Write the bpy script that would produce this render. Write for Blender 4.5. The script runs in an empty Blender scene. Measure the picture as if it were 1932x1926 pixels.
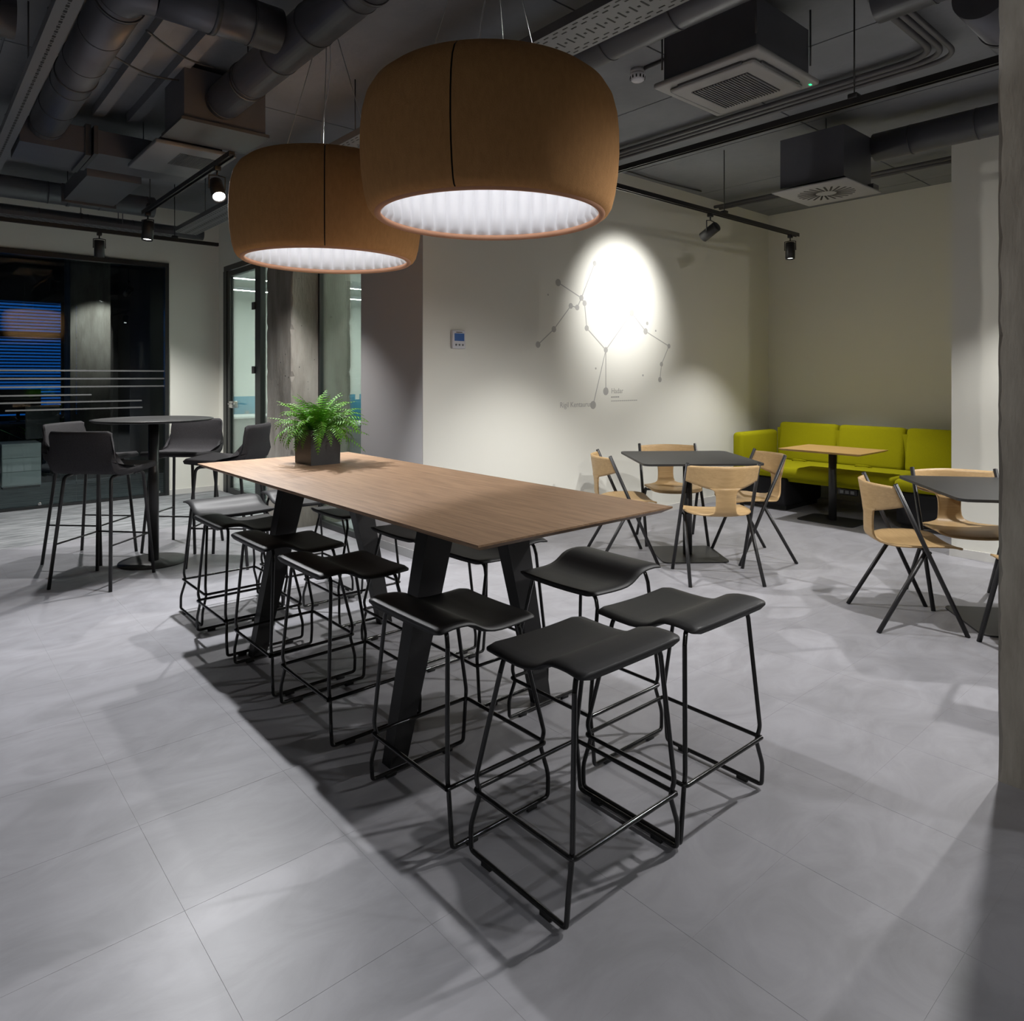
import bpy, bmesh, math, random
from mathutils import Vector, Matrix
random.seed(7)
R = math.radians
# ------------------------------------------------------------------ camera / world / exposure
SC = bpy.context.scene
COL = SC.collection
PX0, PH, PF, YAW, HC = 966.0, 710.0, 1325.4, -0.71664, 1.38      # 1932x1926 frame
cam = bpy.data.cameras.new('camera'); cam.sensor_width = 36; cam.lens = PF*36/1932
cam.shift_x = 0; cam.shift_y = -(963-PH)/1932; cam.clip_start = .05; cam.clip_end = 200
co = bpy.data.objects.new('camera', cam); COL.objects.link(co)
co.location = (0, 0, HC); co.rotation_euler = (R(90), 0, YAW)
SC.camera = co
w = bpy.data.worlds.new('dusk'); SC.world = w; w.use_nodes = True
w.node_tree.nodes['Background'].inputs[0].default_value = (.008, .12, .50, 1)
w.node_tree.nodes['Background'].inputs[1].default_value = .85
SC.view_settings.view_transform = 'Standard'; SC.view_settings.look = 'None'
SC.view_settings.exposure = -0.65; SC.view_settings.gamma = 1; SC.view_settings.use_curve_mapping = False
SC.cycles.use_denoising = True
SC.cycles.max_bounces = 10; SC.cycles.diffuse_bounces = 6; SC.cycles.sample_clamp_indirect = 4
# pixel -> direction -> point on a known plane
E2 = Vector((math.cos(YAW), -math.sin(YAW))); E1 = Vector((math.sin(YAW), math.cos(YAW)))
def ray(px, py):
    c = Vector(((px-PX0)/PF, 1.0)); return Vector((c.dot(E2), c.dot(E1), (PH-py)/PF))
def atZ(px, py, h):
    r = ray(px, py); return Vector((0, 0, HC))+r*((h-HC)/r.z)
def atY(px, py, Y):
    r = ray(px, py); return Vector((0, 0, HC))+r*(Y/r.y)
def atX(px, py, X):
    r = ray(px, py); return Vector((0, 0, HC))+r*(X/r.x)
# ------------------------------------------------------------------ materials
MATS = {}
def srgb(r, g, b):
    f = lambda c: (c/255/12.92 if c/255 <= .04045 else ((c/255+.055)/1.055)**2.4)
    return (f(r), f(g), f(b), 1)
def mat(name, col, rough=.6, metal=0, noise=None, bump=0, bscale=80, spec=.5, emit=None, coords='Object', stretch=(1, 1, 1), col2=None, lo=.35, hi=.65, detail=6, distort=0):
    m = bpy.data.materials.new(name); m.use_nodes = True; nt = m.node_tree; b = nt.nodes['Principled BSDF']
    b.inputs['Base Color'].default_value = col; b.inputs['Roughness'].default_value = rough; b.inputs['Metallic'].default_value = metal
    b.inputs['Specular IOR Level'].default_value = spec
    if noise or bump:
        tc = nt.nodes.new('ShaderNodeTexCoord'); mp = nt.nodes.new('ShaderNodeMapping'); mp.inputs['Scale'].default_value = stretch
        if coords == 'World':
            ge = nt.nodes.new('ShaderNodeNewGeometry'); nt.links.new(ge.outputs['Position'], mp.inputs['Vector'])
        else: nt.links.new(tc.outputs[coords], mp.inputs['Vector'])
    if noise:
        n = nt.nodes.new('ShaderNodeTexNoise'); n.inputs['Scale'].default_value = noise; n.inputs['Detail'].default_value = detail; n.inputs['Roughness'].default_value = .6
        n.inputs['Distortion'].default_value = distort
        nt.links.new(mp.outputs[0], n.inputs['Vector'])
        r = nt.nodes.new('ShaderNodeValToRGB'); r.color_ramp.elements[0].position = lo; r.color_ramp.elements[1].position = hi
        r.color_ramp.elements[0].color = col; r.color_ramp.elements[1].color = col2 or tuple(c*.75 for c in col[:3])+(1,)
        nt.links.new(n.outputs['Fac'], r.inputs['Fac']); nt.links.new(r.outputs['Color'], b.inputs['Base Color'])
    if bump:
        n2 = nt.nodes.new('ShaderNodeTexNoise'); n2.inputs['Scale'].default_value = bscale; n2.inputs['Detail'].default_value = 4
        nt.links.new(mp.outputs[0], n2.inputs['Vector'])
        bp = nt.nodes.new('ShaderNodeBump'); bp.inputs['Strength'].default_value = bump; bp.inputs['Distance'].default_value = .01
        nt.links.new(n2.outputs['Fac'], bp.inputs['Height']); nt.links.new(bp.outputs[0], b.inputs['Normal'])
    if emit:
        b.inputs['Emission Color'].default_value = emit[0]; b.inputs['Emission Strength'].default_value = emit[1]
    MATS[name] = m; return m
def lin(v, t=(1, 1, 1)): return (v*t[0], v*t[1], v*t[2], 1)
mat('tile', lin(.315, (.985, .975, 1.05)), .42, noise=2.6, col2=lin(.25, (.985, .975, 1.04)), bump=.05, bscale=14, coords='World', stretch=(1, 1.6, 1), distort=1.6, detail=9, spec=.35)
mat('screed', lin(.30), .7)
mat('carpet', lin(.34, (.98, 1, 1.03)), .95, noise=16, col2=lin(.15, (.95, 1, 1.04)), coords='World', stretch=(.22, 1.3, 1), bump=.4, bscale=220, spec=.1)
mat('paint', lin(.78, (1, .99, .90)), .75, bump=.02, bscale=160, spec=.25)
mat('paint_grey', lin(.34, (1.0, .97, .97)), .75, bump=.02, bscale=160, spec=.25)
mat('skirting', lin(.62, (1, .985, .94)), .55)
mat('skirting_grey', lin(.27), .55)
mat('concrete', lin(.29, (1.02, .97, .87)), .85, noise=3.2, col2=lin(.18, (1.04, .96, .84)), bump=.5, bscale=26, coords='World', stretch=(2.2, 2.2, .55), detail=10, spec=.2)
mat('slab', lin(.25, (.95, .99, 1.07)), .8, noise=1.7, col2=lin(.205, (.95, .99, 1.08)), bump=.25, bscale=30, coords='World', spec=.25)
mat('duct', lin(.14, (.94, .97, 1.12)), .36, .35, noise=2, col2=lin(.115, (.94, .97, 1.12)), coords='World')
mat('duct_band', lin(.09, (.96, .98, 1.05)), .4, .4)
mat('tray', lin(.19, (.97, .99, 1.05)), .45, .3)
mat('dark', lin(.012), .6)
mat('black_metal', lin(.02, (1, .97, 1.0)), .4, .2)
mat('black_gloss', lin(.012), .18)
mat('stool_seat', lin(.016, (1, 1, 1.06)), .52, spec=.35, bump=.05, bscale=300)
mat('leg_black', lin(.017, (1, .97, 1.0)), .5)
mat('table_black', lin(.026), .45, spec=.3)
mat('fabric', lin(.055, (1, .96, 1.02)), .95, noise=240, col2=lin(.035, (1, .96, 1.02)), bump=.3, bscale=500, spec=.15)
mat('fabric_dark', lin(.022, (.98, .98, 1.1)), .95, bump=.3, bscale=500, spec=.15)
mat('lime', (.34, .32, .004, 1), .92, noise=200, col2=(.29, .275, .003, 1), bump=.25, bscale=450, spec=.15)
mat('white_plastic', lin(.68, (.97, .97, 1.03)), .4)
mat('ac_white', lin(.30, (1.0, .99, .97)), .5)
mat('fern_leaf', (.055, .21, .014, 1), .6, noise=22, col2=(.16, .40, .03, 1), spec=.2)
mat('fern_stem', (.10, .16, .02, 1), .6)
mat('soil', lin(.02, (1.2, 1, .8)), .9)
mat('planter', lin(.030, (1.02, .97, .98)), .45, noise=5, col2=lin(.022))
mat('shade_felt', (.53, .28, .112, 1), .92, noise=60, col2=(.47, .245, .096, 1), bump=.25, bscale=420, stretch=(1, 1, .35), spec=.15)
mat('rim_felt_lit', (.50, .27, .17, 1), .9, spec=.15)  # shade felt again; the glow from inside is put into this peach
mat('lining', lin(.78, (.97, .98, 1.02)), .8)
mat('diffuser', lin(.9), .5, emit=((1, .985, .97, 1), 4.8))
mat('lens', lin(.9), .4, emit=((1, .98, .95, 1), 30))
mat('lens_dim', lin(.9), .4, emit=((1, .98, .95, 1), 6))
mat('tube_light', lin(.9), .4, emit=((.97, 1, .97, 1), 190))
mat('green_led', lin(.2), .4, emit=((.02, 1, .35, 1), 2.5))
mat('lcd', (.03, .09, .25, 1), .25, emit=((.03, .12, .42, 1), .12))
mat('vinyl', lin(.42, (1, .98, .93)), .6)
mat('frost', lin(.085, (.98, 1, 1.0)), .7)
mat('frame', lin(.016, (.9, 1, 1.05)), .4)
mat('chrome', lin(.6), .22, 1)
mat('steel_wire', lin(.5), .35, .9)
mat('teal', (.035, .16, .24, 1), .9)
mat('desk_white', lin(.6, (.97, 1, .99)), .5)
mat('room_paint', lin(.66, (.98, 1, .95)), .8)
mat('room_grey', lin(.22), .8)
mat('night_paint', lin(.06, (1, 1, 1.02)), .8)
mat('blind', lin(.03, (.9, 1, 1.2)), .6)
mat('copper_grey', lin(.10, (1, .98, 1.04)), .5, .2)
def wood(name, c1, c2, axis='Y', rough=.42, scale=1.0, plank=None):
    m = bpy.data.materials.new(name); m.use_nodes = True; nt = m.node_tree; b = nt.nodes['Principled BSDF']; b.inputs['Roughness'].default_value = rough
    b.inputs['Specular IOR Level'].default_value = .35
    tc = nt.nodes.new('ShaderNodeTexCoord'); mp = nt.nodes.new('ShaderNodeMapping'); nt.links.new(tc.outputs['Object'], mp.inputs['Vector'])
    s = {'X': (.55, 9, 9), 'Y': (9, .55, 9), 'Z': (9, 9, .55)}[axis]; mp.inputs['Scale'].default_value = tuple(v*scale for v in s)
    n = nt.nodes.new('ShaderNodeTexNoise'); n.inputs['Scale'].default_value = 7; n.inputs['Detail'].default_value = 8; n.inputs['Roughness'].default_value = .65; n.inputs['Distortion'].default_value = .25
    nt.links.new(mp.outputs[0], n.inputs['Vector'])
    r = nt.nodes.new('ShaderNodeValToRGB'); r.color_ramp.elements[0].position = .32; r.color_ramp.elements[1].position = .68
    r.color_ramp.elements[0].color = c1; r.color_ramp.elements[1].color = c2
    nt.links.new(n.outputs['Fac'], r.inputs['Fac']); nt.links.new(r.outputs['Color'], b.inputs['Base Color'])
    MATS[name] = m
wood('oak_table', (.36, .225, .13, 1), (.20, .118, .066, 1), 'Y', .5)
wood('oak_edge', (.16, .085, .045, 1), (.10, .05, .028, 1), 'Y', .5)
wood('oak_ply', (.50, .335, .165, 1), (.41, .27, .125, 1), 'Y', .45, 1.2)
wood('oak_small', (.55, .34, .12, 1), (.40, .24, .08, 1), 'Y', .45)
def glass(name, tint, refl=.12):
    m = bpy.data.materials.new(name); m.use_nodes = True; nt = m.node_tree; nt.nodes.clear()
    o = nt.nodes.new('ShaderNodeOutputMaterial'); mix = nt.nodes.new('ShaderNodeMixShader'); t = nt.nodes.new('ShaderNodeBsdfTransparent'); g = nt.nodes.new('ShaderNodeBsdfGlossy')
    fr = nt.nodes.new('ShaderNodeFresnel'); fr.inputs[0].default_value = 1.5
    t.inputs[0].default_value = tint; g.inputs['Roughness'].default_value = .01; g.inputs['Color'].default_value = (.9, .95, .95, 1)
    ml = nt.nodes.new('ShaderNodeMath'); ml.operation = 'MULTIPLY'; ml.inputs[1].default_value = refl/.04*.5
    nt.links.new(fr.outputs[0], ml.inputs[0]); nt.links.new(ml.outputs[0], mix.inputs[0]); nt.links.new(t.outputs[0], mix.inputs[1]); nt.links.new(g.outputs[0], mix.inputs[2]); nt.links.new(mix.outputs[0], o.inputs[0])
    MATS[name] = m
glass('glass', (.80, .86, .86, 1), .065)
glass('glass_green', (.88, .93, .90, 1), .05)
# ------------------------------------------------------------------ mesh builder
class MB:
    def __init__(s): s.v = []; s.f = []; s.smooth = []
    def add(s, vs, fs, sm=False):
        n = len(s.v); s.v += [tuple(v) for v in vs]; s.f += [tuple(i+n for i in f) for f in fs]; s.smooth += [sm]*len(fs); return s
    def box(s, x0, x1, y0, y1, z0, z1, M=None):
        vs = [Vector((x, y, z)) for z in (z0, z1) for y in (y0, y1) for x in (x0, x1)]
        if M: vs = [M @ v for v in vs]
        return s.add(vs, [(0, 2, 3, 1), (4, 5, 7, 6), (0, 1, 5, 4), (2, 6, 7, 3), (0, 4, 6, 2), (1, 3, 7, 5)])
    def rbox(s, x0, x1, y0, y1, z0, z1, r=.02, seg=3, M=None):
        bm = bmesh.new(); bmesh.ops.create_cube(bm, size=1)
        for v in bm.verts: v.co = Vector(((x0+x1)/2+v.co.x*(x1-x0), (y0+y1)/2+v.co.y*(y1-y0), (z0+z1)/2+v.co.z*(z1-z0)))
        bmesh.ops.bevel(bm, geom=bm.edges[:], offset=r, segments=seg, affect='EDGES', profile=.5)
        bm.verts.index_update(); vs = [M @ v.co if M else v.co.copy() for v in bm.verts]; fs = [[v.index for v in f.verts] for f in bm.faces]; bm.free()
        return s.add(vs, fs, True)
    def tube(s, pts, r, n=8, cap=True, closed=False):
        P = [Vector(p) for p in pts]; m = len(P); vs = []; up = None
        for i in range(m):
            a = P[i-1] if i else (P[-1] if closed else P[0]); b = P[(i+1) % m] if (i < m-1 or closed) else P[-1]
            d0 = (P[i]-a); d1 = (b-P[i]); t = (d0.normalized() if d0.length > 1e-9 else Vector())+(d1.normalized() if d1.length > 1e-9 else Vector()); t.normalize()
            if up is None: up = Vector((0, 0, 1)) if abs(t.z) < .9 else Vector((1, 0, 0))
            x = up-t*up.dot(t); x.normalize(); y = t.cross(x); up = x
            k = 1/max(.5, math.cos(d0.angle(d1)/2)) if d0.length > 1e-9 and d1.length > 1e-9 else 1
            rr = r[i] if isinstance(r, (list, tuple)) else r
            for j in range(n):
                a2 = 2*math.pi*j/n; vs.append(P[i]+(x*math.cos(a2)+y*math.sin(a2))*rr)
        fs = []
        for i in range(m if closed else m-1):
            for j in range(n):
                a, b = i*n+j, i*n+(j+1) % n; c, d = ((i+1) % m)*n+(j+1) % n, ((i+1) % m)*n+j; fs.append((a, b, c, d))
        s.add(vs, fs, True)
        if cap and not closed: 
            k0 = len(s.v)-len(vs); s.f += [tuple(k0+j for j in range(n))[::-1], tuple(k0+(m-1)*n+j for j in range(n))]; s.smooth += [False]*2
        return s
    def lathe(s, prof, n=48, a0=0, a1=2*math.pi, c=(0, 0, 0), sm=True, mod=None):
        full = abs(a1-a0-2*math.pi) < 1e-6; k = n if full else n+1; vs = []
        for i in range(k):
            a = a0+(a1-a0)*i/n
            for j, (r, z) in enumerate(prof):
                rr = r*(mod(a, j) if mod else 1); vs.append((c[0]+rr*math.cos(a), c[1]+rr*math.sin(a), c[2]+z))
        m = len(prof); fs = []
        for i in range(n):
            for j in range(m-1):
                a, b = i*m+j, ((i+1) % k)*m+j; fs.append((a, b, b+1, a+1))
        return s.add(vs, fs, sm)
    def prism(s, poly, z0, z1, M=None, sm=False):
        n = len(poly); vs = [Vector((p[0], p[1], z)) for z in (z0, z1) for p in poly]
        if M: vs = [M @ v for v in vs]
        return s.add(vs, [tuple(range(n))[::-1], tuple(range(n, 2*n))]+[(i, (i+1) % n, n+(i+1) % n, n+i) for i in range(n)], sm)
    def disc(s, c, r, n=24, nrm=(0, 0, 1)):
        q = Vector(nrm).to_track_quat('Z', 'Y'); vs = [Vector(c)+q @ Vector((r*math.cos(2*math.pi*i/n), r*math.sin(2*math.pi*i/n), 0)) for i in range(n)]
        return s.add(vs, [tuple(range(n))])
    def mesh(s, name, m):
        me = bpy.data.meshes.new(name); me.from_pydata([tuple(v) for v in s.v], [], s.f); me.polygons.foreach_set('use_smooth', s.smooth)
        bm = bmesh.new(); bm.from_mesh(me); bmesh.ops.recalc_face_normals(bm, faces=bm.faces[:]); bm.to_mesh(me); bm.free()
        me.materials.append(MATS[m]); me.update(); return me
    def build(s, name, m, parent=None, loc=None, rz=0):
        o = bpy.data.objects.new(name, s.mesh(name, m)); COL.objects.link(o)
        if parent: o.parent = parent
        if loc: o.location = loc
        if rz: o.rotation_euler[2] = rz
        return o
def tag(o, label=None, cat=None, group=None, kind=None):
    if label: o['label'] = label
    if cat: o['category'] = cat
    if group: o['group'] = group
    if kind: o['kind'] = kind
    return o
def empty(name, loc=(0, 0, 0), rz=0):
    o = bpy.data.objects.new(name, None); COL.objects.link(o); o.location = loc; o.rotation_euler[2] = rz; o.empty_display_size = .1; return o
def copy_tree(o, parent=None):
    c = o.copy(); COL.objects.link(c); c.parent = parent
    for ch in [x for x in o.children]: copy_tree(ch, c)
    return c
def inst(name, me, parent, loc=(0, 0, 0), rz=0):
    o = bpy.data.objects.new(name, me); COL.objects.link(o); o.parent = parent; o.location = loc; o.rotation_euler[2] = rz; return o
def S(name, mb, m, parent=None, label=None):
    o = mb.build(name, m, parent)
    if not parent: o['kind'] = 'structure'
    if label: o['label'] = label
    return o
def rrect(x0, x1, y0, y1, r, seg=5):
    P = []
    for cx, cy, a in ((x1-r, y1-r, 0), (x0+r, y1-r, 90), (x0+r, y0+r, 180), (x1-r, y0+r, 270)):
        for i in range(seg+1):
            t = R(a+90*i/seg); P.append((cx+r*math.cos(t), cy+r*math.sin(t)))
    return P
def bend(pts, r=.03, seg=4):
    P = [Vector(p) for p in pts]; out = [P[0]]
    for i in range(1, len(P)-1):
        a = (P[i-1]-P[i]); b = (P[i+1]-P[i]); k = min(r, a.length*.45, b.length*.45); p, q = P[i]+a.normalized()*k, P[i]+b.normalized()*k
        for j in range(seg+1):
            t = j/seg; out.append(p*(1-t)**2+P[i]*2*t*(1-t)+q*t*t)
    return out+[P[-1]]
# ------------------------------------------------------------------ setting
CZ = 3.327                      # underside of slab
WY, CX0, CX1 = 4.378, 2.93, 7.938      # constellation wall
FY, FX = 8.774, 2.98            # far wall, partition corner
TS, TX0, TY0 = .456, .554, 1.011
CARP = 6.896
fl = S('floor', MB().box(-6, 9, -5, CARP, -.12, -.0005), 'screed')
TG = .00022
tile_me = MB().add([(TG, TG, -.0005), (TS-TG, TG, -.0005), (TS-TG, TS-TG, -.0005), (TG, TS-TG, -.0005), (TG+.0003, TG+.0003, 0), (TS-TG-.0003, TG+.0003, 0), (TS-TG-.0003, TS-TG-.0003, 0), (TG+.0003, TS-TG-.0003, 0)],
    [(4, 5, 6, 7), (0, 1, 5, 4), (1, 2, 6, 5), (2, 3, 7, 6), (3, 0, 4, 7)]).mesh('tile', 'tile')
cells = []
for i in range(-15, 19):
    for j in range(-14, 14):
        x, y = TX0+i*TS, TY0+j*TS
        if y+TS > CARP or x+TS > 9: continue
        cx, cy = x+TS/2, y+TS/2; z = -math.sin(YAW)*cx+math.cos(YAW)*cy; lx = math.cos(YAW)*cx+math.sin(YAW)*cy
        if z > .7: px, py = PX0+PF*lx/z, PH+PF*HC/z
        vis = z > .7 and -150 < px < 2080 and py < 2150 and not (cy > WY and cx > CX0) and not (cx > 6.1 and cy < 1.8)
        cells.append((vis, z, x, y))
vis = sorted([c for c in cells if c[0]], key=lambda c: c[1])[:290]
for c in vis: inst('tile', tile_me, fl, (c[2], c[3], 0))
rest = MB(); vs_set = set(vis)
tv = [tuple(v.co) for v in tile_me.vertices]; tf = [tuple(p.vertices) for p in tile_me.polygons]
for c in cells:
    if c not in vs_set: rest.add([(a+c[2], b+c[3], d) for a, b, d in tv], tf)
# cut strip up to the carpet edge
ytop = max(c[3] for c in cells)+TS
rest.box(-6, 9, ytop+TG, CARP, -.0005, 0)
tag(rest.build('tile_field', 'tile', fl), kind='stuff')
S('floor_carpet', MB().box(-6, 9, CARP, 16, -.12, .001), 'carpet')
cl = S('ceiling', MB().box(-6, 9.5, -5, 16, CZ+.012, CZ+.25), 'slab')
for i in range(-8, 5):
    x = 4.05+i*1.2
    for y0, y1 in ((-5, .2), (.2, 2.6), (2.6, 5), (5, 7.4), (7.4, 10)):
        MB().box(x+.006, x+1.194, y0+.006, y1-.006, CZ, CZ+.012).build('ceiling_panel', 'slab', cl)
S('wall_back', MB().box(CX0+.005, CX1+.2, WY, 5.302, 0, CZ), 'paint')
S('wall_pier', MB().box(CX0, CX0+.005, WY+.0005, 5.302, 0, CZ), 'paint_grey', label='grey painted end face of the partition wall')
S('wall_niche', MB().box(CX1, CX1+.2, 1.7, WY, 0, CZ), 'paint')
S('wall_right', MB().box(6.107, CX1+.2, -5, 1.857, 0, CZ), 'paint')
S('wall_behind', MB().box(-6, 9.5, -5.2, -5, 0, CZ), 'paint')
S('wall_left', MB().box(-6.2, -6, -5, 16, 0, CZ), 'paint')
S('baseboard_back', MB().box(CX0+.01, CX1-.001, WY-.012, WY, 0, .065), 'skirting')
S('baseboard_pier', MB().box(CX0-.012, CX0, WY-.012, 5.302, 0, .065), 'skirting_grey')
S('baseboard_right', MB().box(6.095, 6.107, -5, 1.869, 0, .065), 'skirting')
S('baseboard_niche', MB().box(6.107, CX1, 1.857, 1.869, 0, .065), 'skirting')
# far wall: lintel above the glazing, white pier right of it
GT = 2.69; GX = 2.352
S('wall_far', MB().box(-6, FX, FY, FY+.12, GT, CZ).box(GX, FX, FY, FY+.12, 0, GT), 'paint')
S('baseboard_far', MB().box(GX+.01, FX, FY-.012, FY, 0, .06), 'skirting')
S('wall_header', MB().box(FX-.06, FX+.06, 5.302, FY, 2.69, CZ), 'paint')
# glazed wall (window_1) : frame, panes, stripes, clamps
win = tag(empty('window_1', (0, 0, 0)), 'dark framed glass wall with pale horizontal stripes', None, None, 'structure')
MB().box(-6, GX, FY-.02, FY+.06, GT-.055, GT).box(GX-.04, GX, FY-.02, FY+.06, 0, GT-.055).box(-6, GX-.04, FY-.01, FY+.05, 0, .03).build('window_frame', 'frame', win)
xs = [GX-.04, 1.434, .45, -.55, -1.55, -2.55, -3.55, -4.55, -6]
for a, b in zip(xs[1:], xs[:-1]):
    MB().box(a+.002, b-.002, FY+.012, FY+.024, .03, GT-.055).build('glass_pane', 'glass', win)
for h, x1, x0 in ((1.442, 2.31, -4), (1.355, 2.31, -4), (1.269, 2.31, -4), (1.181, 1.574, -4), (1.106, 2.072, -4), (1.029, 2.078, .807)):
    MB().box(x0, x1, FY+.009, FY+.0115, h-.008, h+.008).build('stripe', 'frost', win)
for x in (.62, 2.25, 1.1): MB().rbox(x-.016, x+.016, FY+.0, FY+.034, .03, .062, .004, 2).build('glass_clamp', 'chrome', win)
# partition (X = FX): frames, fixed glass, glazed door
PXX = 2.95
part = tag(empty('window_2'), 'slim black framed glass partition beside the concrete column', None, None, 'structure')
fr = MB()
fr.box(PXX-.03, PXX+.03, 5.302, 6.108, 2.63, 2.69).box(PXX-.03, PXX+.03, 5.302, 6.108, 0, .05).box(PXX-.02, PXX+.02, 6.078, 6.108, .05, 2.63)
fr.box(PXX-.03, PXX+.03, 6.69, 8.6, 2.63, 2.69).box(PXX-.03, PXX+.03, 6.69, 7.47, 0, .05).box(PXX-.03, PXX+.03, 7.47, 7.60, 0, 2.63)
fr.build('window_frame', 'frame', part)
MB().box(PXX-.005, PXX+.005, 5.302, 6.078, .05, 2.63).build('glass_pane', 'glass_green', part)
MB().box(PXX-.005, PXX+.005, 6.69, 7.47, .05, 2.63).build('glass_pane', 'glass_green', part)
door = tag(empty('door_1'), 'glass office door with slim black frame and lever handle', None, None, 'structure')
MB().box(PXX-.03, PXX+.03, 8.51, 8.62, 0, 2.63).build('door_jamb', 'frame', door)
MB().box(PXX-.022, PXX+.022, 8.42, 8.505, .01, 2.62).box(PXX-.022, PXX+.022, 7.605, 7.64, .01, 2.62).box(PXX-.022, PXX+.022, 7.64, 8.42, 2.56, 2.62).box(PXX-.022, PXX+.022, 7.64, 8.42, .01, .07).build('door_leaf_frame', 'frame', door)
MB().box(PXX-.005, PXX+.005, 7.64, 8.42, .07, 2.56).build('glass_pane', 'glass_green', door)
MB().rbox(PXX-.035, PXX+.03, 8.30, 8.42, 1.01, 1.09, .006, 2).tube([(PXX-.06, 8.36, 1.06), (PXX-.06, 8.15, 1.06)], .010).tube([(PXX-.06, 8.36, 1.06), (PXX, 8.36, 1.06)], .010).build('door_handle', 'chrome', door)
for z in (.4, 1.45, 2.15): MB().box(PXX-.045, PXX-.02, 7.60, 7.68, z-.04, z+.04).build('hinge', 'black_metal', door)
S('wall_corner', MB().box(PXX-.03, PXX+.06, 8.62, FY, 0, 2.69), 'paint')
# concrete columns with chipped arrises
def column(x0, x1, y0, y1, label, seed):
    rnd = random.Random(seed); n = 70; ring = []
    vs = []; fs = []
    for i in range(n+1):
        z = CZ*i/n; c = [.006+.010*rnd.random()+(.016 if rnd.random() < .12 else 0) for _ in range(4)]
        vs += [(x0+c[0], y0, z), (x1-c[1], y0, z), (x1, y0+c[1], z), (x1, y1-c[2], z), (x1-c[2], y1, z), (x0+c[3], y1, z), (x0, y1-c[3], z), (x0, y0+c[0], z)]
    for i in range(n):
        for j in range(8): fs.append((i*8+j, i*8+(j+1) % 8, (i+1)*8+(j+1) % 8, (i+1)*8+j))
    o = MB().add(vs, fs).build('concrete_column', 'concrete'); tag(o, label, None, None, 'structure')
    for _ in range(16):     # air-void pits on the faces
        z = .3+2.7*rnd.random(); y = y0+.05+(y1-y0-.1)*rnd.random(); MB().disc((x0-.0006, y, z), .003+.006*rnd.random(), 7, (-1, 0, 0)).build('pit', 'dark', o)
        x = x0+.05+(x1-x0-.1)*rnd.random(); MB().disc((x, y0-.0006, z*.97), .003+.005*rnd.random(), 7, (0, -1, 0)).build('pit', 'dark', o)
    return o
column(2.673, 3.268, 6.109, 6.681, 'weathered concrete column standing in the glass partition', 3)
column(2.824, 3.42, .13, .719, 'weathered concrete column standing clear beside the square tables', 5)
# office behind the partition
S('wall_office_far', MB().box(FX+.06, 9.5, 13.2, 13.4, 0, CZ), 'room_paint')
S('wall_office_side', MB().box(9.3, 9.5, 5.302, 13.2, 0, CZ), 'room_paint')
S('wall_office_divider', MB().box(FX-.02, FX+.1, FY+.12, 13.2, 0, CZ), 'room_paint')
S('ceiling_office', MB().box(FX+.1, 9.3, 5.35, 13.2, 3.05, 3.08), 'room_paint')
# night office behind the far glazing
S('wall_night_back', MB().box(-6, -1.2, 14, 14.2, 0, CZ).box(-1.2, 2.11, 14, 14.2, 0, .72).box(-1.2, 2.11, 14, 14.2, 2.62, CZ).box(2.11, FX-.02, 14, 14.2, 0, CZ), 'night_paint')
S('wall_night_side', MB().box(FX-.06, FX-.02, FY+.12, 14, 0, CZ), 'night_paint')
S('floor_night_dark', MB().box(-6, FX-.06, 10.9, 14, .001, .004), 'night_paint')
w3 = tag(empty('window_3'), 'dusk blue window with dark horizontal blinds', None, None, 'structure')
MB().box(-1.2, 2.11, 13.96, 14.0, .66, .74).box(-1.2, 2.11, 13.96, 14.0, 2.02, 2.12).box(2.05, 2.11, 13.96, 14.0, .7, 2.64).build('window_frame', 'frame', w3)
slat_me = MB().box(-1.1, 2.04, -.024, .024, -.0015, .0015, Matrix.Rotation(R(28), 4, 'X')).mesh('blind_slat', 'blind')
for i in range(35): inst('blind_slat', slat_me, w3, (0, 13.93, .78+i*.053))
# ------------------------------------------------------------------ communal table
TX, TY, TW, TL, TH = 1.693, 2.81, .914, 2.49, .90
t = tag(empty('communal_table', (TX, TY, 0)), 'long oak topped counter table on slanted black trestle legs', 'table')
top = MB(); hw, hl = TW/2, TL/2
top.add([(-hw, -hl, TH), (hw, -hl, TH), (hw, hl, TH), (-hw, hl, TH), (-hw, -hl, TH-.006), (hw, -hl, TH-.006), (hw, hl, TH-.006), (-hw, hl, TH-.006),
         (-hw+.03, -hl+.03, TH-.024), (hw-.03, -hl+.03, TH-.024), (hw-.03, hl-.03, TH-.024), (-hw+.03, hl-.03, TH-.024)],
        [(0, 1, 2, 3), (8, 11, 10, 9)]+[(i, i+4, (i+1) % 4+4, (i+1) % 4) for i in range(4)]+[(i+4, i+8, (i+1) % 4+8, (i+1) % 4+4) for i in range(4)])
top.build('table_top', 'oak_table', t)
for ys in (-.64, .64):
    MB().box(-.30, .30, ys-.05, ys+.05, TH-.05, TH-.0245).build('crossbar', 'leg_black', t)
    for sx in (-1, 1):
        # flat slanted leg, wide at the top, folded edge
        def sec(x, z, w, d): return [Vector((x-sx*w*.5, ys-d/2, z)), Vector((x+sx*w*.5, ys-d*.5, z)), Vector((x+sx*w*.5, ys+d/2, z)), Vector((x-sx*w*.5, ys+d/2, z)), ]
        a = sec(sx*.36, 0, .07, .055); b = sec(sx*.17, TH-.05, .125, .075)
        MB().add(a+b, [(0, 1, 2, 3), (4, 5, 6, 7), (0, 1, 5, 4), (1, 2, 6, 5), (2, 3, 7, 6), (3, 0, 4, 7)]).build('leg', 'leg_black', t)
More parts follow.
